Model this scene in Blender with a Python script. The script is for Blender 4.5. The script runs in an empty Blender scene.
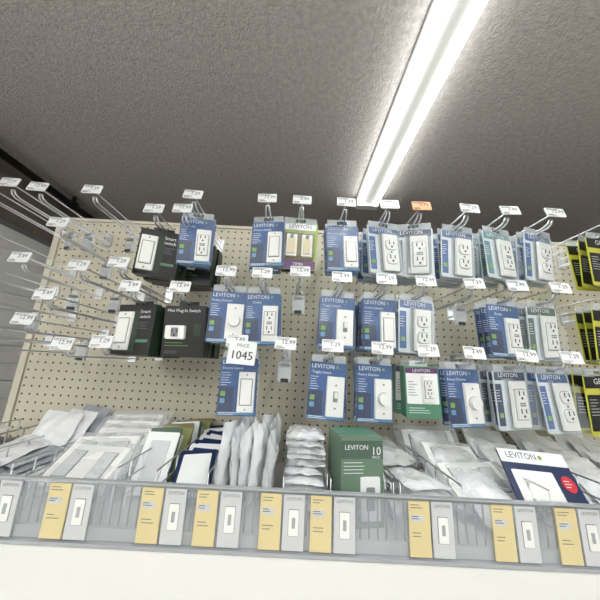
import bpy, math, random
from mathutils import Matrix, Vector, noise
random.seed(7)
EYE = 1.60          # camera height; all heights below are given relative to the eye level
rad = math.radians

# ------------------------------------------------------------------ materials
def lin(r, g, b):
    f = lambda c: (c/255/12.92) if c/255 <= 0.04045 else ((c/255+0.055)/1.055)**2.4
    return (f(r), f(g), f(b), 1)
MATS = {}
def mat(name, rgb, rough=0.5, metal=0.0, coat=0.0, bump=0.0, bscale=40, vary=0.0, vscale=8, spec=0.5):
    m = bpy.data.materials.new(name); m.use_nodes = True
    nt = m.node_tree; b = nt.nodes['Principled BSDF']
    c = lin(*rgb)
    b.inputs['Base Color'].default_value = c
    b.inputs['Roughness'].default_value = rough
    b.inputs['Metallic'].default_value = metal
    b.inputs['Coat Weight'].default_value = coat
    b.inputs['Coat Roughness'].default_value = 0.12
    b.inputs['Specular IOR Level'].default_value = spec
    tc = nt.nodes.new('ShaderNodeTexCoord')
    if vary:
        n = nt.nodes.new('ShaderNodeTexNoise'); n.inputs['Scale'].default_value = vscale
        n.inputs['Detail'].default_value = 6
        nt.links.new(tc.outputs['Object'], n.inputs['Vector'])
        r = nt.nodes.new('ShaderNodeValToRGB')
        r.color_ramp.elements[0].position = .3; r.color_ramp.elements[1].position = .7
        r.color_ramp.elements[0].color = tuple(x*(1-vary) for x in c[:3])+(1,)
        r.color_ramp.elements[1].color = tuple(min(1, x*(1+vary)) for x in c[:3])+(1,)
        nt.links.new(n.outputs['Fac'], r.inputs['Fac']); nt.links.new(r.outputs['Color'], b.inputs['Base Color'])
    if bump:
        n2 = nt.nodes.new('ShaderNodeTexNoise'); n2.inputs['Scale'].default_value = bscale
        n2.inputs['Detail'].default_value = 5
        nt.links.new(tc.outputs['Object'], n2.inputs['Vector'])
        bp = nt.nodes.new('ShaderNodeBump'); bp.inputs['Strength'].default_value = bump
        bp.inputs['Distance'].default_value = 0.01
        nt.links.new(n2.outputs['Fac'], bp.inputs['Height']); nt.links.new(bp.outputs['Normal'], b.inputs['Normal'])
    MATS[name] = m
    return m
def film(name, rgb, opacity, rough=0.12, bump=0.0):
    m = mat(name, rgb, rough, bump=bump, bscale=55)
    nt = m.node_tree; b = nt.nodes['Principled BSDF']
    t = nt.nodes.new('ShaderNodeBsdfTransparent'); mx = nt.nodes.new('ShaderNodeMixShader')
    mx.inputs[0].default_value = opacity
    nt.links.new(t.outputs[0], mx.inputs[1]); nt.links.new(b.outputs[0], mx.inputs[2])
    nt.links.new(mx.outputs[0], nt.nodes['Material Output'].inputs['Surface'])
    return m
def emit(name, rgb, s):
    m = bpy.data.materials.new(name); m.use_nodes = True
    b = m.node_tree.nodes['Principled BSDF']
    b.inputs['Emission Color'].default_value = lin(*rgb); b.inputs['Emission Strength'].default_value = s
    b.inputs['Base Color'].default_value = lin(*rgb)
    MATS[name] = m
mat('ceiling_paint', (182, 175, 173), .95, bump=.8, bscale=110, vary=.16, vscale=50)
mat('wall_paint', (170, 167, 163), .9, vary=.05)
mat('siding_light', (246, 246, 244), .55, vary=.03)
mat('wall_dark', (122, 110, 104), .8, vary=.15)
mat('floor_tile', (176, 173, 166), .5, vary=.08)
mat('black_metal', (16, 16, 18), .5)
mat('grey_metal', (120, 120, 122), .5)
mat('white_enamel', (235, 235, 233), .35)
mat('cream_enamel', (218, 211, 194), .45)
mat('zinc', (225, 227, 231), .28, metal=.95)
mat('label_white', (232, 234, 236), .4, coat=.3)
mat('ink', (36, 36, 42), .6)
mat('ink_grey', (112, 114, 120), .6)
mat('ink_white', (236, 240, 244), .5)
mat('label_orange', (240, 172, 125), .5)
mat('device_white', (242, 243, 240), .3, coat=.3)
mat('device_seam', (132, 134, 138), .5)
mat('device_slot', (34, 32, 32), .6)
mat('device_almond', (222, 208, 172), .4)
mat('card_blue', (30, 76, 132), .35, coat=.3, vary=.45, vscale=9)
mat('card_cyan', (92, 146, 188), .35, coat=.3, vary=.2, vscale=12)
mat('card_navy', (20, 42, 84), .35, coat=.3)
mat('card_silver', (208, 217, 222), .3, coat=.5, vary=.12, vscale=20)
mat('card_white', (240, 242, 243), .5)
mat('card_teal', (86, 136, 142), .4, coat=.3)
mat('leaf_green', (120, 168, 72), .5)
mat('card_green', (84, 136, 110), .4, coat=.2)
mat('card_darkgreen', (78, 100, 86), .45, coat=.2)
mat('box_green', (36, 54, 40), .45, coat=.1)
mat('carton_green', (106, 132, 112), .5, coat=.2)
mat('card_yellow', (200, 200, 74), .4, coat=.3)
mat('card_lime', (160, 186, 88), .4, coat=.3)
mat('card_purple', (98, 62, 112), .4, coat=.3)
mat('card_black', (18, 18, 21), .4, coat=.1)
mat('card_brown', (128, 112, 78), .6)
mat('card_olive', (140, 146, 92), .6)
mat('red_dot', (208, 46, 58), .5)
mat('rail_yellow', (222, 206, 156), .5)
mat('rail_grey', (170, 173, 178), .25, coat=.6)
mat('rail_card', (206, 208, 211), .5)
mat('bag_white', (236, 238, 241), .18, coat=.5, bump=1.0, bscale=34)
mat('bag_grey', (176, 180, 188), .2, coat=.5, bump=1.0, bscale=34)
mat('bag_dark', (84, 92, 108), .3, coat=.5, bump=.8, bscale=45)
film('clear_film', (225, 232, 238), .08, bump=.3)
film('clear_shell', (225, 232, 238), .12)
film('tag_shell', (225, 232, 236), .35)
film('clear_rail', (190, 195, 202), .34)
film('bag_film', (236, 239, 244), .26, bump=1.0)
emit('tube_glow', (250, 254, 250), 9)

# perforated hardboard: procedural holes on a 1-inch style grid
m = mat('pegboard', (212, 206, 186), .6, vary=.04)
nt = m.node_tree; b = nt.nodes['Principled BSDF']
tc = nt.nodes.new('ShaderNodeTexCoord'); sp = nt.nodes.new('ShaderNodeSeparateXYZ')
nt.links.new(tc.outputs['Object'], sp.inputs[0])
def mth(op, a, bb=None):
    n = nt.nodes.new('ShaderNodeMath'); n.operation = op
    for i, v in enumerate((a, bb)):
        if v is None: continue
        if isinstance(v, (int, float)): n.inputs[i].default_value = v
        else: nt.links.new(v, n.inputs[i])
    return n.outputs[0]
P = .0285
def cell(o): return mth('MULTIPLY', mth('SUBTRACT', mth('FRACT', mth('DIVIDE', mth('ADD', o, 10.0), P)), .5), P)
dx, dz = cell(sp.outputs['X']), cell(sp.outputs['Z'])
d = mth('SQRT', mth('ADD', mth('MULTIPLY', dx, dx), mth('MULTIPLY', dz, dz)))
hole = mth('LESS_THAN', d, .0037)
mx = nt.nodes.new('ShaderNodeMix'); mx.data_type = 'RGBA'
src = b.inputs['Base Color'].links[0].from_socket
nt.links.new(hole, mx.inputs['Factor']); nt.links.new(src, mx.inputs['A'])
mx.inputs['B'].default_value = lin(62, 54, 46)
nt.links.new(mx.outputs['Result'], b.inputs['Base Color'])

# ------------------------------------------------------------------ mesh builder
TXT = {}
def glyphs(s):
    if s not in TXT:
        cu = bpy.data.curves.new('t', 'FONT'); cu.body = s; cu.size = 1; cu.resolution_u = 2
        cu.align_x = 'CENTER'; cu.align_y = 'CENTER'
        ob = bpy.data.objects.new('t', cu); bpy.context.scene.collection.objects.link(ob)
        bpy.context.view_layer.update()
        me = bpy.data.meshes.new_from_object(ob)
        TXT[s] = ([tuple(v.co) for v in me.vertices], [tuple(p.vertices) for p in me.polygons])
        bpy.data.objects.remove(ob); bpy.data.curves.remove(cu); bpy.data.meshes.remove(me)
    return TXT[s]

class MB:
    def __init__(s): s.v = []; s.f = []; s.m = []; s.sm = []; s.slots = []; s.M = Matrix.Identity(4)
    def slot(s, n):
        if n not in s.slots: s.slots.append(n)
        return s.slots.index(n)
    def add(s, vs, fs, mt, smooth=False):
        o = len(s.v); s.v += [tuple(s.M @ Vector(v)) for v in vs]
        k = s.slot(mt)
        for f in fs: s.f.append(tuple(i+o for i in f)); s.m.append(k); s.sm.append(smooth)
    def box(s, x0, x1, y0, y1, z0, z1, mt):
        vs = [(x, y, z) for z in (z0, z1) for y in (y0, y1) for x in (x0, x1)]
        s.add(vs, [(0, 2, 3, 1), (4, 5, 7, 6), (0, 1, 5, 4), (2, 6, 7, 3), (0, 4, 6, 2), (1, 3, 7, 5)], mt)
    def rp(s, cx, cz, w, h, r, y0, y1, mt, taper=0):
        # rounded rectangle in XZ extruded from y1 (back) to y0 (front)
        def ring(w, h, r, y):
            o = []
            for (sx, sz, a0) in ((1, 1, 0), (-1, 1, 90), (-1, -1, 180), (1, -1, 270)):
                for k in range(4):
                    a = rad(a0+k*30)
                    o.append((cx+sx*(w/2-r)+r*math.cos(a), y, cz+sz*(h/2-r)+r*math.sin(a)))
            return o
        A = ring(w-2*taper, h-2*taper, max(r-taper, r*.4), y0); B = ring(w, h, r, y1); n = len(A)
        s.add(A+B, [tuple(range(n))[::1], tuple(range(2*n-1, n-1, -1))] +
              [(i, i+n, (i+1) % n+n, (i+1) % n) for i in range(n)], mt)
    def cyl(s, cx, cz, r, y0, y1, mt, n=14):
        A = [(cx+r*math.cos(2*math.pi*i/n), y0, cz+r*math.sin(2*math.pi*i/n)) for i in range(n)]
        B = [(a[0], y1, a[2]) for a in A]
        s.add(A+B, [tuple(range(n)), tuple(range(2*n-1, n-1, -1))]+[(i, i+n, (i+1) % n+n, (i+1) % n) for i in range(n)], mt)
    def tube(s, pts, r, mt, n=6):
        pts = [Vector(p) for p in pts]; vs = []; fs = []
        for i, p in enumerate(pts):
            t = (pts[min(i+1, len(pts)-1)]-pts[max(i-1, 0)]).normalized()
            up = Vector((1, 0, 0)) if abs(t.x) < .9 else Vector((0, 0, 1))
            a = t.cross(up).normalized(); c = t.cross(a)
            for k in range(n):
                q = 2*math.pi*k/n; vs.append(tuple(p+a*math.cos(q)*r+c*math.sin(q)*r))
        for i in range(len(pts)-1):
            for k in range(n):
                fs.append((i*n+k, i*n+(k+1) % n, (i+1)*n+(k+1) % n, (i+1)*n+k))
        fs.append(tuple(range(n))); fs.append(tuple(range((len(pts)-1)*n, len(pts)*n)))
        s.add(vs, fs, mt, True)
    def text(s, t, cx, cz, size, y, mt, sx=1.0):
        vs, fs = glyphs(t)
        s.add([(cx+a*size*sx, y, cz+b*size) for a, b, c in vs], fs, mt)
    def lines(s, x0, z0, w, n, dz, y, mt, th=.0012):
        for i in range(n):
            ww = w*random.uniform(.55, 1)
            s.box(x0, x0+ww, y, y+.0004, z0-i*dz-th, z0-i*dz, mt)
    def mesh(s, name):
        me = bpy.data.meshes.new(name); me.from_pydata(s.v, [], s.f)
        for n in s.slots: me.materials.append(MATS[n])
        for p, k, q in zip(me.polygons, s.m, s.sm): p.material_index = k; p.use_smooth = q
        me.update(); return me
def place(name, me, loc=(0, 0, 0), rot=(0, 0, 0), parent=None, scale=1):
    o = bpy.data.objects.new(name, me); bpy.context.scene.collection.objects.link(o)
    o.location = (loc[0], loc[1], loc[2]+EYE) if parent is None else loc
    o.rotation_euler = tuple(rad(a) for a in rot)
    o.scale = (scale,)*3
    if parent: o.parent = parent
    return o

# ------------------------------------------------------------------ room shell
CEIL = 1.20
def slab(name, x0, x1, y0, y1, z0, z1, mt):
    b = MB(); b.box(x0, x1, y0, y1, z0, z1, mt); return place(name, b.mesh(name))
slab('ceiling', -2.0, 4.1, -4.1, 3.1, CEIL, CEIL+.1, 'ceiling_paint')
slab('floor', -2.0, 4.1, -4.1, 3.1, -EYE-.1, -EYE, 'floor_tile')
slab('wall_back', -2.0, 4.1, 3.0, 3.1, -EYE, CEIL, 'wall_paint')
slab('wall_front', -2.0, 4.1, -4.1, -4.0, -EYE, CEIL, 'wall_paint')
slab('wall_right', 4.0, 4.1, -4.0, 3.0, -EYE, CEIL, 'wall_paint')
b = MB()
b.box(-2.0, -1.92, -4, 3, .80, CEIL, 'wall_dark')
b.box(-2.0, -1.93, -4, 3, -EYE, .80, 'siding_light')
z = -EYE+.02
while z < .70:
    b.box(-1.93, -1.915, -4, 3, z, z+.108, 'siding_light'); z += .115
place('wall_left', b.mesh('wall_left'))
b = MB()
b.tube([(-1.78, -3.9, 1.125), (-1.78, 2.95, 1.125)], .024, 'black_metal', 10)
for y in (-3, -1.5, 0, 1.0, 1.9, 2.6):
    b.box(-1.79, -1.77, y, y+.02, 1.14, 1.199, 'black_metal')
    b.box(-1.81, -1.75, y-.01, y+.03, 1.100, 1.150, 'black_metal')
place('ceiling_conduit', b.mesh('ceiling_conduit'))
slab('trim_1', -1.93, -1.90, -4, 3, .79, .81, 'grey_metal')

# fluorescent strip fixtures
def fixture_mesh(L):
    b = MB()
    prof = [(-.078, -.012), (-.038, -.060), (.038, -.060), (.078, -.012), (.078, 0), (-.078, 0)]
    n = len(prof)
    vs = [(x, 0, z) for x, z in prof]+[(x, L, z) for x, z in prof]
    b.add(vs, [(i, (i+1) % n, (i+1) % n+n, i+n) for i in range(n)]+[tuple(range(n))[::-1], tuple(range(n, 2*n))], 'white_enamel')
    for sx in (-.055, .055):
        b.tube([(sx, .05, -.062), (sx, L-.05, -.062)], .015, 'tube_glow', 12)
    for y in (0, L-.05):
        b.box(-.076, .076, y, y+.05, -.078, -.02, 'white_enamel')
    return b.mesh('fluorescent_light_fixture')
fm = fixture_mesh(2.44)
def lamp(f, e, z, up=False):
    ld = bpy.data.lights.new('lamp', 'AREA'); ld.shape = 'RECTANGLE'; ld.size = .16; ld.size_y = 2.3
    ld.energy = e; ld.color = (.95, 1, .985)
    lo = bpy.data.objects.new('lamp', ld); bpy.context.scene.collection.objects.link(lo)
    lo.parent = f; lo.location = (0, 1.22, z)
    if up: lo.rotation_euler = (math.pi, 0, 0)
def fixture(x, y, e):
    f = place('fluorescent_light_fixture', fm, (x, y, CEIL-.001)); lamp(f, e, -.085)
# unseen hanging fixtures added behind the camera to brighten ceiling and goods
b = MB()
b.box(-.09, .09, 0, 2.44, -.03, .03, 'white_enamel')
for sx in (-.05, .05):
    b.tube([(sx, .03, -.035), (sx, 2.41, -.035)], .016, 'tube_glow', 10)
    b.tube([(sx, .03, .035), (sx, 2.41, .035)], .016, 'tube_glow', 10)
for y in (.3, 2.1): b.tube([(0, y, .03), (0, y, .5)], .004, 'zinc')
pm = b.mesh('added_fill_fixture')
def added_fill(x, y, e, u):
    f = place('added_fill_fixture', pm, (x, y, CEIL-.5)); lamp(f, e, -.06); lamp(f, u, .06, True)
fixture(.484, -.68, 13)
added_fill(-1.1, -2.9, 20, 62)
added_fill(.497, -3.3, 16, 58)
added_fill(2.2, -2.9, 18, 58)

# ------------------------------------------------------------------ gondola
DP = 1.05
b = MB()
b.box(-.99, 2.2, DP, DP+.012, -EYE+.15, .545, 'pegboard')
place('pegboard_panel', b.mesh('pegboard_panel'))
b = MB()
b.box(-.99, 2.2, DP+.013, DP+.07, -EYE, .54, 'cream_enamel')
for x in (-1.005, 2.215): b.box(x-.012, x+.012, DP-.006, DP+.07, -EYE, .55, 'cream_enamel')
b.box(-1.0, 2.2, DP-.004, DP+.07, .546, .558, 'cream_enamel')
b.box(-.99, 2.2, .55, DP-.01, -EYE, -EYE+.14, 'cream_enamel')
place('gondola_frame', b.mesh('gondola_frame'))

# ------------------------------------------------------------------ peg hooks
def hook_mesh(kind):
    b = MB(); yf = .735-DP; zt = .03
    for sx in (-.007, .007):
        b.tube([(sx, -.004, 0), (sx, yf+.02, 0), (sx*.8, yf+.005, .006), (sx*.6, yf, .016)], .0026, 'zinc')
    b.tube([(-.006, yf, .016), (.006, yf, .016)], .0022, 'zinc')
    b.tube([(0, -.004, zt), (0, yf+.01, zt+.002), (0, yf-.012, zt)], .0023, 'zinc')
    b.box(-.014, .014, -.006, -.001, -.012, zt+.012, 'zinc')
    if kind != 'bare':
        M = Matrix.Translation((0, yf-.016, zt+.002)) @ Matrix.Rotation(rad(-14), 4, 'X')
        b.M = M
        b.rp(0, 0, .056, .033, .003, -.0015, .0015, 'label_white' if kind != 'orange' else 'label_orange')
        b.text({'a': '1.29', 'b': '12.99', 'c': '3.49', 'orange': '2.79'}[kind], .007, .003, .016, -.0018, 'ink')
        b.lines(-.025, .0135, .045, 2, .0035, -.0021, 'ink_grey')
        b.lines(-.025, -.009, .03, 2, .0035, -.0021, 'ink')
    return b.mesh('peg_hook')
HM = {k: hook_mesh(k) for k in ('a', 'b', 'c', 'orange')}
def hook(x, z, kind=None, rz=0):
    kind = kind or random.choice('abc')
    return place('peg_hook', HM[kind], (x, DP, z), (0, random.uniform(-3, 3), rz))

# ------------------------------------------------------------------ devices on the cards
def rocker(b, cx, cz, y, s=1):
    b.rp(cx, cz, .046*s, .106*s, .003, y-.007, y, 'device_white', .0015)
    b.rp(cx, cz, .034*s, .070*s, .002, y-.0076, y-.006, 'device_seam')
    b.rp(cx, cz, .030*s, .066*s, .002, y-.0105, y-.006, 'device_white', .001)
    for z in (.045, -.045): b.cyl(cx, cz+z*s, .0025, y-.008, y-.006, 'device_seam', 8)
def slots(b, cx, cz, y, s=1):
    b.box(cx-.0080*s, cx-.0052*s, y-.0006, y, cz, cz+.011*s, 'device_slot')
    b.box(cx+.0052*s, cx+.0080*s, y-.0006, y, cz+.001, cz+.010*s, 'device_slot')
    b.cyl(cx, cz-.006*s, .0030*s, y-.0006, y, 'device_slot', 8)
def outlet(b, cx, cz, y, s=1, decora=True):
    b.rp(cx, cz, .046*s, .106*s, .003, y-.007, y, 'device_white', .0015)
    if decora:
        b.rp(cx, cz, .035*s, .070*s, .002, y-.0076, y-.006, 'device_seam')
        b.rp(cx, cz, .032*s, .067*s, .002, y-.012, y-.006, 'device_white', .001)
        for z in (.02, -.02): slots(b, cx, cz+z*s, y-.0122, s)
        b.box(cx-.008*s, cx+.008*s, y-.0128, y-.012, cz-.004*s, cz-.0008*s, 'device_seam')
        b.box(cx-.008*s, cx+.008*s, y-.0128, y-.012, cz+.0008*s, cz+.004*s, 'device_seam')
    else:
        for z in (.02, -.02):
            b.rp(cx, cz+z*s, .033*s, .029*s, .010*s, y-.0076, y-.006, 'device_seam')
            b.rp(cx, cz+z*s, .031*s, .027*s, .009*s, y-.0115, y-.006, 'device_white', .001)
            slots(b, cx, cz+z*s, y-.0117, s)
        b.cyl(cx, cz, .0028*s, y-.0085, y-.006, 'device_seam', 8)
def toggle(b, cx, cz, y, s=1):
    b.rp(cx, cz, .050*s, .106*s, .003, y-.006, y, 'device_white', .0015)
    b.rp(cx, cz, .013*s, .028*s, .001, y-.0066, y-.005, 'device_seam')
    b.rp(cx, cz+.004*s, .009*s, .016*s, .001, y-.016, y-.005, 'device_white', .001)
    for z in (.03, -.03): b.cyl(cx, cz+z*s, .0028, y-.0075, y-.005, 'device_seam', 8)
def dimmer(b, cx, cz, y, s=1):
    b.rp(cx, cz, .050*s, .106*s, .003, y-.006, y, 'device_white', .0015)
    b.cyl(cx, cz, .0175*s, y-.0066, y-.005, 'device_seam', 20)
    b.cyl(cx, cz, .0160*s, y-.018, y-.005, 'device_white', 20)
    for z in (.038, -.038): b.cyl(cx, cz+z*s, .0025, y-.0075, y-.005, 'device_seam', 8)
DEV = dict(rocker=rocker, outlet=outlet, toggle=toggle, dimmer=dimmer)
def duplex(b, cx, cz, y, s=1): outlet(b, cx, cz, y, s, False)
DEV['duplex'] = duplex

W, H = .104, .152
def tab(b, w=W):
    # clear hang tab with a euro slot: two posts and a bridge around the hole
    b.box(-w/2+.004, -.016, -.0008, .0008, -.014, .008, 'tag_shell')
    b.box(.016, w/2-.004, -.0008, .0008, -.014, .008, 'tag_shell')
    b.box(-.016, .016, -.0008, .0008, .003, .008, 'tag_shell')
def blue_pack(dev, title, sub, capt='device_white'):
    b = MB(); tab(b); zc = -.012-H/2
    b.rp(0, zc, W, H, .004, -.001, .001, 'card_blue')
    b.rp(-W*.30, zc-.036, W*.38, H*.46, .003, -.0013, 0, 'card_navy')
    b.text('LEVITON', -.015, -.024, .0160, -.0016, 'ink_white')
    b.cyl(.026, -.0235, .0035, -.0016, 0, 'leaf_green', 8)
    b.text(title, -.018, -.040, .0095, -.0016, 'ink_white')
    b.lines(-.048, -.052, .028, 6, .0065, -.0017, 'ink_white')
    b.rp(-.040, -.108, .013, .013, .002, -.0017, 0, 'leaf_green')
    b.rp(-.040, -.126, .013, .013, .002, -.0017, 0, 'card_cyan')
    b.box(-W/2+.002, W/2-.002, -.0016, 0, -.012-H+.002, -.012-H+.010, 'card_cyan')
    b.lines(-.048, -.012-H+.0085, .06, 2, .004, -.002, 'ink_white')
    DEV[dev](b, .023, -.102, -.001, 1.0)
    # clear bag around the card
    b.rp(0, zc, W+.006, H+.008, .005, -.022, .004, 'clear_film', .012)
    return b.mesh('package')
def shell_pack(dev, header='card_blue', back='card_silver', title='Outlet'):
    w, h = .114, .156; b = MB(); tab(b, w); zc = -.010-h/2
    b.rp(0, zc, w, h, .006, 0, .0015, back)
    b.rp(0, -.024, w-.008, .024, .003, -.0004, .001, header)
    b.rp(-w*.38, zc-.012, w*.18, h*.70, .002, -.0004, .001, header)
    b.text('LEVITON', -.006, -.022, .017, -.0009, 'ink_white')
    b.text(title, -.01, -.033, .007, -.0009, 'ink_white')
    b.lines(-.053, -.062, .016, 5, .007, -.0009, 'ink_white')
    b.rp(-.043, -.128, .012, .012, .002, -.0008, 0, 'leaf_green')
    DEV[dev](b, .014, zc-.010, -.004, 1.16)
    b.rp(.014, zc-.010, .072, .128, .008, -.030, 0, 'clear_shell', .006)
    b.rp(0, zc, w+.004, h+.004, .007, -.0012, .002, 'clear_shell')
    return b.mesh('package')
def timer_pack():
    w, h = .112, .156; b = MB(); tab(b, w); zc = -.010-h/2
    b.rp(0, zc, w, h, .006, 0, .0015, 'card_lime')
    b.rp(0, zc-.004, w-.02, h*.62, .004, -.0006, 0, 'card_brown')
    b.rp(0, -.014-h+.020, w-.006, .028, .003, -.0008, 0, 'card_purple')
    b.rp(0, -.022, w-.010, .022, .003, -.0005, 0, 'card_white')
    b.text('LEVITON', 0, -.022, .018, -.0008, 'card_purple')
    b.text('Sensor', 0, -.038, .011, -.0009, 'card_purple')
    for x in (-.024, .024):
        b.rp(x, zc, .034, .074, .003, -.008, 0, 'device_white', .001)
        b.rp(x, zc-.004, .024, .05, .002, -.012, -.006, 'device_almond', .001)
        b.cyl(x, zc+.028, .006, -.014, -.006, 'device_seam', 12)
    b.text('TIMER', 0, -.012-h+.020, .012, -.0012, 'ink_white')
    b.rp(0, zc, w-.012, h*.6, .008, -.030, 0, 'clear_shell', .006)
    return b.mesh('package')
def yellow_pack(dev='outlet'):
    w, h = .112, .160; b = MB(); tab(b, w); zc = -.010-h/2
    b.rp(0, zc, w, h, .006, 0, .0015, 'card_yellow')
    b.rp(0, -.028, w-.006, .034, .003, -.0006, 0, 'card_black')
    b.text('GFCI', 0, -.027, .022, -.001, 'ink_white')
    b.rp(-.028, zc-.02, .046, .095, .003, -.0006, 0, 'card_black')
    b.lines(-.046, -.075, .032, 6, .008, -.001, 'ink_white')
    DEV[dev](b, .026, zc-.014, -.002, 1.05)
    b.rp(.024, zc-.012, .062, .124, .008, -.028, 0, 'clear_shell', .006)
    return b.mesh('package')
def black_box(kind):
    w, h, t = .120, .146, .046; b = MB(); zc = -.010-h/2
    b.box(-.03, .03, -.0008, .0008, -.012, .006, 'card_black')
    b.rp(0, zc, w, h, .0015, -t/2, t/2, 'card_black')
    y = -t/2
    b.box(w/2-.0002, w/2+.0006, -t/2+.002, t/2-.002, zc-h/2+.002, zc+h/2-.002, 'box_green')
    if kind == 'switch':
        b.rp(-.020, zc-.004, .066, .118, .003, y-.001, y, 'box_green')
        rocker(b, -.030, zc-.004, y, 1.05)
        b.text('Smart', .028, -.032, .014, y-.0008, 'ink_white')
        b.text('Switch', .028, -.047, .014, y-.0008, 'ink_white')
        b.lines(.008, -.062, .04, 4, .006, y-.0008, 'ink_grey')
        b.box(.008, .05, y-.0008, y, -.120, -.112, 'card_green')
    else:
        b.text('Mini Plug-In Switch', -.004, -.024, .0125, y-.0008, 'ink_white')
        b.rp(-.022, zc-.004, .056, .040, .005, y-.012, y, 'device_white', .001)
        b.rp(-.022, zc-.004, .020, .026, .003, y-.0128, y-.011, 'device_seam')
        slots(b, -.022, zc-.006, y-.013, 1)
        b.rp(.038, zc+.004, .020, .034, .003, y-.001, y, 'box_green')
        b.lines(-.052, -.116, .09, 2, .008, y-.0008, 'leaf_green', .0015)
        b.lines(-.052, -.140, .06, 2, .005, y-.0008, 'ink_grey')
    return b.mesh('smart_switch_box')
def green_box():
    w, h, t = .092, .135, .04; b = MB(); zc = -.010-h/2
    b.box(-.025, .025, -.0008, .0008, -.012, .006, 'card_white')
    b.rp(0, zc, w, h, .0015, -t/2, t/2, 'card_green'); y = -t/2
    b.rp(0, zc+.014, w-.008, h*.66, .002, y-.0006, y, 'card_white')
    b.rp(0, -.021, w-.006, .014, .002, y-.001, y, 'card_purple')
    b.text('LEVITON', 0, -.021, .012, y-.0014, 'ink_white')
    outlet(b, .014, zc+.008, y-.001, .66)
    b.lines(-.038, -.05, .026, 6, .007, y-.001, 'ink')
    b.lines(-.038, -.118, .07, 3, .006, y-.0006, 'ink_white')
    return b.mesh('package')
CA = {
 'dec': ('light_switch_package', blue_pack('rocker', 'Decora Switch', 'Rocker')),
 'out': ('outlet_package', blue_pack('outlet', 'Outlet', 'Duplex')),
 'tog': ('toggle_switch_package', blue_pack('toggle', 'Toggle Switch', '15 Amp')),
 'dim': ('dimmer_package', blue_pack('dimmer', 'Rotary Dimmer', '600W')),
 'so': ('outlet_package', shell_pack('duplex')),
 'sn': ('outlet_package', shell_pack('outlet', 'card_navy', 'card_silver', 'SmartlockPro')),
 'sg': ('outlet_package', shell_pack('outlet', 'card_teal', 'card_silver', 'Tamper')),
 'sl': ('outlet_package', shell_pack('outlet', 'card_darkgreen', 'card_silver', 'USB')),
 'tim': ('sensor_timer_package', timer_pack()),
 'yel': ('gfci_outlet_package', yellow_pack()),
 'bx1': ('smart_switch_box', black_box('switch')),
 'bx2': ('plug_in_switch_box', black_box('plug')),
 'gbx': ('outlet_box', green_box()),
}
def stack(key, x, z, n=3, yaw=0, y0=.785, step=None, tilt=0):
    name, me = CA[key]
    step = step or (.05 if key in ('bx1', 'bx2', 'gbx') else .028)
    for i in range(n):
        y = y0+i*step
        if y > DP-.035: break
        jy = random.uniform(-7, 7) if i else 0
        place(name, me, (x+random.uniform(-.004, .004)*(i > 0), y, z), (random.uniform(-4, 4), tilt+random.uniform(-3, 3), yaw+jy))

Z1, Z2, Z3 = .448, .212, .020
row1 = [(-.323, 'out', 2, 8, 'a'), (-.097, 'dec', 3, -6, 'b'), (.006, 'tim', 2, 2, 'c'), (.138, 'dec', 3, 4, 'a'),
        (.270, 'so', 5, 14, 'b'), (.366, 'sn', 5, -14, 'orange'), (.508, 'so', 5, 8, 'a'), (.632, 'sg', 4, 14, 'c'),
        (.765, 'so', 5, 14, 'b'), (.965, 'yel', 3, 8, 'a'), (1.10, 'yel', 3, 5, 'c')]
for x, k, n, yw, hk in row1: hook(x, Z1, hk); stack(k, x, Z1+.001, n, yw)
row2 = [(-.197, 'dim', 2, 5, 'b'), (-.095, 'out', 2, -3, 'a'), (.128, 'tog', 3, 3, 'c'), (.252, 'dec', 4, 8, 'a'),
        (.364, 'so', 5, 9, 'b'), (.620, 'out', 3, 8, 'c'), (.738, 'sl', 5, 12, 'a'), (.938, 'yel', 3, 8, 'b'), (1.07, 'yel', 3, 5, 'c')]
for x, k, n, yw, hk in row2: hook(x, Z2, hk); stack(k, x, Z2+.001, n, yw)
row3 = [(-.146, 'dec', 2, 3, 'c'), (.105, 'tog', 2, 2, 'a'), (.235, 'dim', 3, 8, 'b'), (.358, 'gbx', 2, -4, 'a'),
        (.478, 'dim', 2, 10, 'c'), (.615, 'sn', 4, 12, 'b'), (.735, 'so', 5, 12, 'a'), (.872, 'yel', 3, 8, 'b'), (1.0, 'yel', 3, 5, 'c')]
for x, k, n, yw, hk in row3: hook(x, Z3, hk); stack(k, x, Z3+.001, n, yw)
# boxed smart switches on the left
hook(-.43, .395); stack('bx1', -.43, .396, 3, 14, .80)
hook(-.345, .40, 'b'); stack('bx2', -.350, .401, 2, 4, .90)
hook(-.455, .155); stack('bx1', -.452, .156, 4, -10, .80)
hook(-.318, .16, 'b'); stack('bx2', -.318, .161, 4, 0, .80)
# empty hooks
for x, z in [(-.877, Z1+.01), (-.79, Z1), (-.625, Z1), (-.777, Z2+.01), (-.61, Z2-.005), (-.50, Z2+.01), (.011, Z2+.01), (.50, Z2),
             (-.72, .05), (-.60, -.01), (-.50, .0), (-.80, .0), (-.86, .13), (-.02, Z3), (-.70, .335), (-.90, .30),
             (-.95, Z1), (-.95, Z2), (-.93, .03), (-.68, .12)]:
    hook(x, z)

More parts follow.
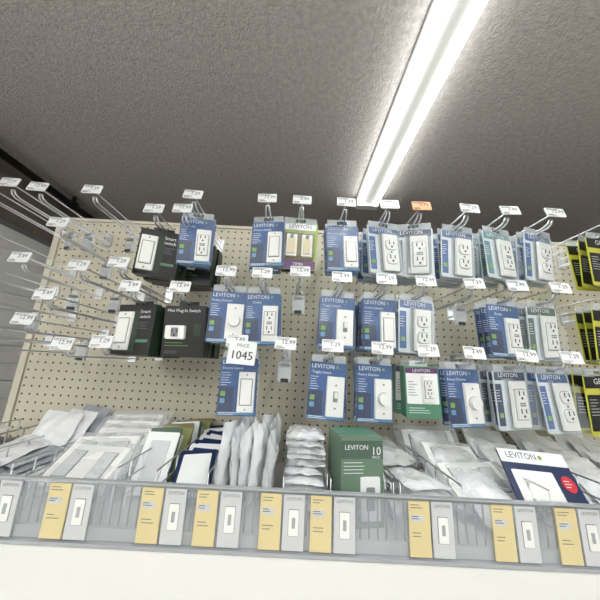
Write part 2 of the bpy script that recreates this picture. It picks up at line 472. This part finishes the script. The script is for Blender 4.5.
# clear security tags left hanging on empty hooks
b = MB()
b.rp(0, -.035, .040, .060, .006, -.006, .004, 'tag_shell', .002)
b.rp(0, -.040, .026, .030, .003, -.001, .001, 'rail_card')
b.lines(-.010, -.030, .02, 4, .005, -.0016, 'ink')
b.rp(0, -.058, .022, .010, .002, -.008, -.002, 'ink')
b.rp(0, -.016, .026, .008, .002, -.008, -.002, 'ink_grey')
b.tube([(-.012, 0, -.008), (-.010, 0, .004), (0, 0, .010), (.010, 0, .004), (.012, 0, -.008)], .0016, 'zinc')
tg = b.mesh('anti_theft_tag')
for x, y, z in [(-.877, .97, .445), (-.79, .95, .435), (-.70, .95, .330), (-.625, .94, .435), (-.777, .93, .208), (-.61, .90, .200),
                (.011, .80, .21), (.50, .80, .20), (-.02, .80, .012), (-.72, .95, .04), (-.86, .9, .12), (-.50, .92, .21)]:
    place('anti_theft_tag', tg, (x, y, z), (0, 0, random.uniform(-20, 20)))

# hanging price sign
b = MB()
b.rp(0, 0, .072, .060, .003, -.001, .001, 'label_white')
b.text('PRICE', 0, .018, .013, -.0014, 'ink_grey')
b.text('1045', 0, -.008, .030, -.0014, 'ink')
b.text('1045', .0006, -.008, .030, -.0015, 'ink')
b.tube([(0, .0, .026), (0, .02, .040), (0, .05, .041)], .0014, 'zinc')
place('price_sign', b.mesh('price_sign'), (-.130, .712, .022), (-8, 3, 0))

# ------------------------------------------------------------------ lower shelf
ZS = -.335; YR = .62
b = MB()
b.box(-1.0, 2.2, YR+.01, DP-.008, ZS-.02, ZS, 'white_enamel')
b.box(-1.0, 2.2, YR-.002, YR+.010, -.62, ZS-.028, 'white_enamel')
for x in (-.99, .13, 1.25): b.box(x-.004, x+.004, YR+.04, DP-.008, ZS-.08, ZS-.02, 'white_enamel')
place('gondola_shelf', b.mesh('gondola_shelf'))
b = MB()
b.box(-1.0, 2.2, YR+.003, YR+.006, ZS-.02, -.252, 'clear_rail')
b.box(-1.0, 2.2, YR-.003, YR+.007, -.251, -.248, 'rail_grey')
b.box(-1.0, 2.2, YR-.004, YR+.008, ZS-.026, ZS-.020, 'rail_grey')
def ylab(x, w=.042):
    b.box(x-w/2, x+w/2, YR-.001, YR+.002, ZS-.016, -.256, 'rail_yellow')
    b.lines(x-w/2+.004, -.262, w*.6, 2, .005, YR-.0014, 'ink_grey', .0012)
    b.box(x-w/2+.004, x+w/2-.014, YR-.0014, YR-.001, -.292, -.280, 'rail_card')
    b.lines(x-w/2+.005, -.282, w*.45, 2, .004, YR-.0018, 'ink', .0010)
    b.lines(x-w/2+.006, -.310, w*.6, 2, .006, YR-.0014, 'ink_grey')
def wlab(x, w=.042, style=0):
    b.box(x-w/2, x+w/2, YR-.001, YR+.002, ZS-.016, -.256, 'rail_card')
    b.rp(x, -.304, w*.50, .046, .002, YR-.0018, YR-.001, 'ink_grey')
    b.rp(x, -.304, w*.47, .0442, .002, YR-.0024, YR-.001, 'device_white')
    b.rp(x, -.304, w*.16, .018, .001, YR-.0030, YR-.001, 'rail_grey')
    b.text('LEVITON', x, -.263, .008, YR-.0016, 'ink_grey')
for x in (-.451, -.265, -.155, -.027, .073, .269, .435, .563, .75, .9): ylab(x)
for x in (-.55, -.405, -.218, -.107, .019, .120, .315, .482, .610, .70, .85, -.66, -.76): wlab(x)
place('shelf_label_rail', b.mesh('shelf_label_rail'))

# wire dividers (each a welded ladder running front to back)
b = MB()
for k in range(3): b.tube([(0, YR+.025, .03+k*.035), (0, DP-.02, .03+k*.035)], .0020, 'zinc')
for k in range(8):
    y = YR+.025+k*(DP-.045-YR)/7
    b.tube([(0, y, .003), (0, y, .10)], .0017, 'zinc')
dm = b.mesh('wire_shelf_divider')
for x in (-.94, -.82, -.70, -.58, -.36, -.275, -.165, -.005, .095, .228, .242, .375, .56, .73, .90):
    place('wire_shelf_divider', dm, (x, 0, ZS))
# front wire fence of the tray
b = MB()
x = -.98
while x < 2.18:
    b.tube([(x, YR+.014, .002), (x, YR+.014, .075)], .0018, 'grey_metal', 5); x += .018
b.tube([(-.98, YR+.014, .075), (2.18, YR+.014, .075)], .002, 'zinc')
place('wire_shelf_fence', b.mesh('wire_shelf_fence'), (0, 0, ZS))

# crinkled plastic bags with a wall plate inside
def bag_mesh(w, h, t, seed, skin='bag_white', plate=None):
    b = MB(); nu, nv = 14, 16
    def surf(sgn):
        vs = []
        for j in range(nv+1):
            for i in range(nu+1):
                u = -1+2*i/nu; v = -1+2*j/nv
                th = t/2*(1-abs(u)**5)*(1-abs(v)**5)
                edge = (1-abs(u)**8)*(1-abs(v)**8)
                nz = noise.noise(Vector((u*3.1+seed, v*3.7, seed*1.7+sgn)))*.5+noise.noise(Vector((u*7+seed, v*8, sgn+seed)))*.4
                wv = .006*noise.noise(Vector((u*2, v*2, seed)))
                x = u*w/2*(1+.03*noise.noise(Vector((v*5, seed, 0)))); z = v*h/2*(1+.03*noise.noise(Vector((u*5, seed, 4))))
                vs.append((x, sgn*(th*(1+nz)*edge)+wv, z))
        fs = [(j*(nu+1)+i, j*(nu+1)+i+1, (j+1)*(nu+1)+i+1, (j+1)*(nu+1)+i) for j in range(nv) for i in range(nu)]
        if sgn > 0: fs = [f[::-1] for f in fs]
        b.add(vs, fs, skin, True)
    surf(-1); surf(1)
    if plate:
        pw, ph = plate
        b.rp(0, 0, pw, ph, .004, -t*.42, t*.3, 'device_white', .004)
        for x in ((-pw/4, pw/4) if pw > .09 else (0,)):
            b.rp(x, 0, .038, .072, .002, -t*.42-.0008, -t*.4, 'device_seam')
            b.rp(x, 0, .032, .066, .002, -t*.42-.0030, -t*.4, 'rail_card')
    return b.mesh('wall_plate_bag')
BW = [bag_mesh(.105, .155, .020, s) for s in (1, 2, 3, 4)]
BG = [bag_mesh(.105, .155, .018, s, 'bag_grey') for s in (5, 6)]
BD = [bag_mesh(.110, .150, .018, s, 'bag_dark') for s in (8, 9)]
BP = [bag_mesh(.20, .150, .026, 11, 'bag_film', (.165, .115)), bag_mesh(.115, .160, .022, 12, 'bag_film', (.072, .115)),
      bag_mesh(.20, .150, .026, 13, 'bag_film', (.165, .115))]
def bag(me, x, y, z, rx=0, ry=0, rz=0, s=1): place('wall_plate_bag', me, (x, y, z), (rx, ry, rz), scale=s)
R = random.uniform
# far left: mixed flat bags
for x in (-.90, -.70):
    for i in range(5):
        bag(random.choice(BD[:1]+BG+BW), x+R(-.03, .03), .82+R(-.06, .06), ZS+.015+i*.016, -84+R(-6, 6), 0, R(-25, 25), 1.1)
for i in range(4): bag((BG+BW)[i], -.66+R(-.05, .05), .98-.04*i, ZS+.09, -30, R(-8, 8), R(-15, 15))
# double wall plates
for i in range(5): bag(BP[(i % 2)*2], -.475+R(-.012, .012), .92-.045*i, ZS+.105-.010*i, -44-3*i, R(-5, 5), R(-8, 8))
# card-backed plates, brown / olive
b = MB()
for i in range(8):
    b.M = Matrix.Translation((R(-.008, .008)+i*.006, i*.028, R(-.004, .004))) @ Matrix.Rotation(rad(-32), 4, 'X') @ Matrix.Rotation(rad(R(-6, 6)), 4, 'Y')
    b.rp(0, 0, .085, .145, .003, -.003, .003, ['card_white', 'card_darkgreen', 'card_olive', 'card_brown'][i % 4])
    b.rp(0, 0, .05, .10, .003, -.006, -.003, ['rail_card', 'device_almond'][i % 2])
place('wall_plate_card_stack', b.mesh('wall_plate_card_stack'), (-.345, .78, ZS+.074))
# blue/white cards
b = MB()
for i in range(7):
    b.M = Matrix.Translation((R(-.006, .006), i*.035, i*.003)) @ Matrix.Rotation(rad(-52), 4, 'X') @ Matrix.Rotation(rad(R(-10, 10)), 4, 'Y')
    b.rp(0, 0, .092, .13, .003, -.003, .003, 'card_navy' if i % 2 == 0 else 'card_white')
    b.rp(0, .01, .07, .085, .003, -.005, -.003, 'card_white' if i % 2 == 0 else 'card_navy')
    b.text('LEVITON', 0, -.048, .015, -.0034, 'ink_white' if i % 2 == 0 else 'ink')
place('wall_plate_card_stack', b.mesh('wall_plate_card_stack'), (-.22, .74, ZS+.060))
# upright bags seen edge-on
for i in range(5):
    for j in range(2):
        bag(BW[(i+j) % 4], -.145+i*.026+R(-.003, .003), .74+j*.13, ZS+.092+R(0, .012), R(-4, 4), R(-9, 9), 82+R(-9, 9), 1.08)
# flat pile
for i in range(11): bag(BW[i % 4], .045+R(-.006, .006), .76+R(-.01, .01), ZS+.010+i*.0155, -90+R(-3, 3), 0, R(-6, 6), .86)
for i in range(9): bag(BW[i % 4], .045+R(-.006, .006), .92+R(-.01, .01), ZS+.010+i*.0155, -90+R(-3, 3), 0, R(-6, 6), .86)
# contractor carton
b = MB()
b.box(-.050, .050, -.045, .045, 0, .180, 'carton_green')
b.box(-.050, .050, -.0462, -.045, .135, .172, 'card_darkgreen')
b.text('LEVITON', -.014, .158, .014, -.047, 'ink_white')
b.text('10', .033, .150, .024, -.047, 'ink_white')
b.text('PACK', .033, .138, .008, -.047, 'ink_white')
b.lines(-.044, .128, .05, 4, .007, -.0466, 'ink_white')
b.rp(.018, .056, .046, .085, .003, -.0475, -.045, 'card_white')
b.rp(.018, .056, .020, .045, .003, -.0485, -.045, 'device_seam')
b.box(-.050, .050, -.02, .045, .180, .1815, 'card_green')
place('bulk_outlet_carton', b.mesh('bulk_outlet_carton'), (.161, .715, ZS+.001), (0, 0, 10))
# loose bags right of the carton
for i in range(5): bag(BW[i % 4], .305+R(-.01, .01), .74+R(-.02, .02), ZS+.012+i*.017, -88+R(-6, 6), 0, R(-20, 20), .95)
for i in range(6): bag(BW[(i+1) % 4], .30+R(-.01, .01), .90+R(-.02, .02), ZS+.012+i*.018, -85+R(-6, 6), 0, R(-20, 20), .95)
# right-hand bags
for i in range(6): bag(BW[i % 4] if i % 2 else BP[(i//2 % 2)*2], .47+R(-.02, .02), .95-.045*i, ZS+.095-.008*i, -42-5*i, R(-8, 8), R(-10, 10), 1.0)
for i in range(5): bag(BW[i % 4], .645+R(-.02, .02), .97-.04*i, ZS+.090-.004*i, -38-4*i, R(-8, 8), R(-14, 14), 1.1)
for x in (.81, .98):
    for i in range(6): bag(BW[i % 4], x+R(-.02, .02), .96-.045*i, ZS+.09-.006*i, -42-4*i, R(-8, 8), R(-14, 14), 1.1)
# blue printed bag with red dot
b = MB()
b.rp(0, 0, .175, .115, .004, -.002, .002, 'card_navy')
b.rp(0, .042, .175, .030, .003, -.003, 0, 'card_white')
b.text('LEVITON', -.03, .043, .020, -.0034, 'card_navy')
b.cyl(.020, .043, .005, -.0036, 0, 'leaf_green', 8)
b.rp(-.02, -.020, .105, .064, .003, -.003, 0, 'card_white')
b.rp(-.02, -.020, .092, .052, .003, -.004, 0, 'device_white')
b.cyl(.062, -.010, .017, -.0036, 0, 'red_dot', 20)
b.lines(.051, -.003, .020, 3, .006, -.004, 'ink_white', .0016)
place('wall_plate_card', b.mesh('wall_plate_card'), (.610, .72, ZS+.100), (-32, 4, 4))

# ------------------------------------------------------------------ camera & world
cd = bpy.data.cameras.new('camera'); cam = bpy.data.objects.new('camera', cd)
bpy.context.scene.collection.objects.link(cam); bpy.context.scene.camera = cam
cd.sensor_width = 36; cd.lens = 16.2; cd.shift_x = .0083; cd.clip_start = .01
Mx = Matrix.Translation((0, 0, EYE)) @ Matrix.Rotation(rad(90+13.34), 4, 'X') @ Matrix.Rotation(rad(2.9), 4, 'Z')
cam.matrix_world = Mx
w = bpy.data.worlds.new('world'); bpy.context.scene.world = w; w.use_nodes = True
w.node_tree.nodes['Background'].inputs[0].default_value = (.5, .5, .5, 1)
w.node_tree.nodes['Background'].inputs[1].default_value = .3
bpy.context.scene.view_settings.view_transform = 'Standard'
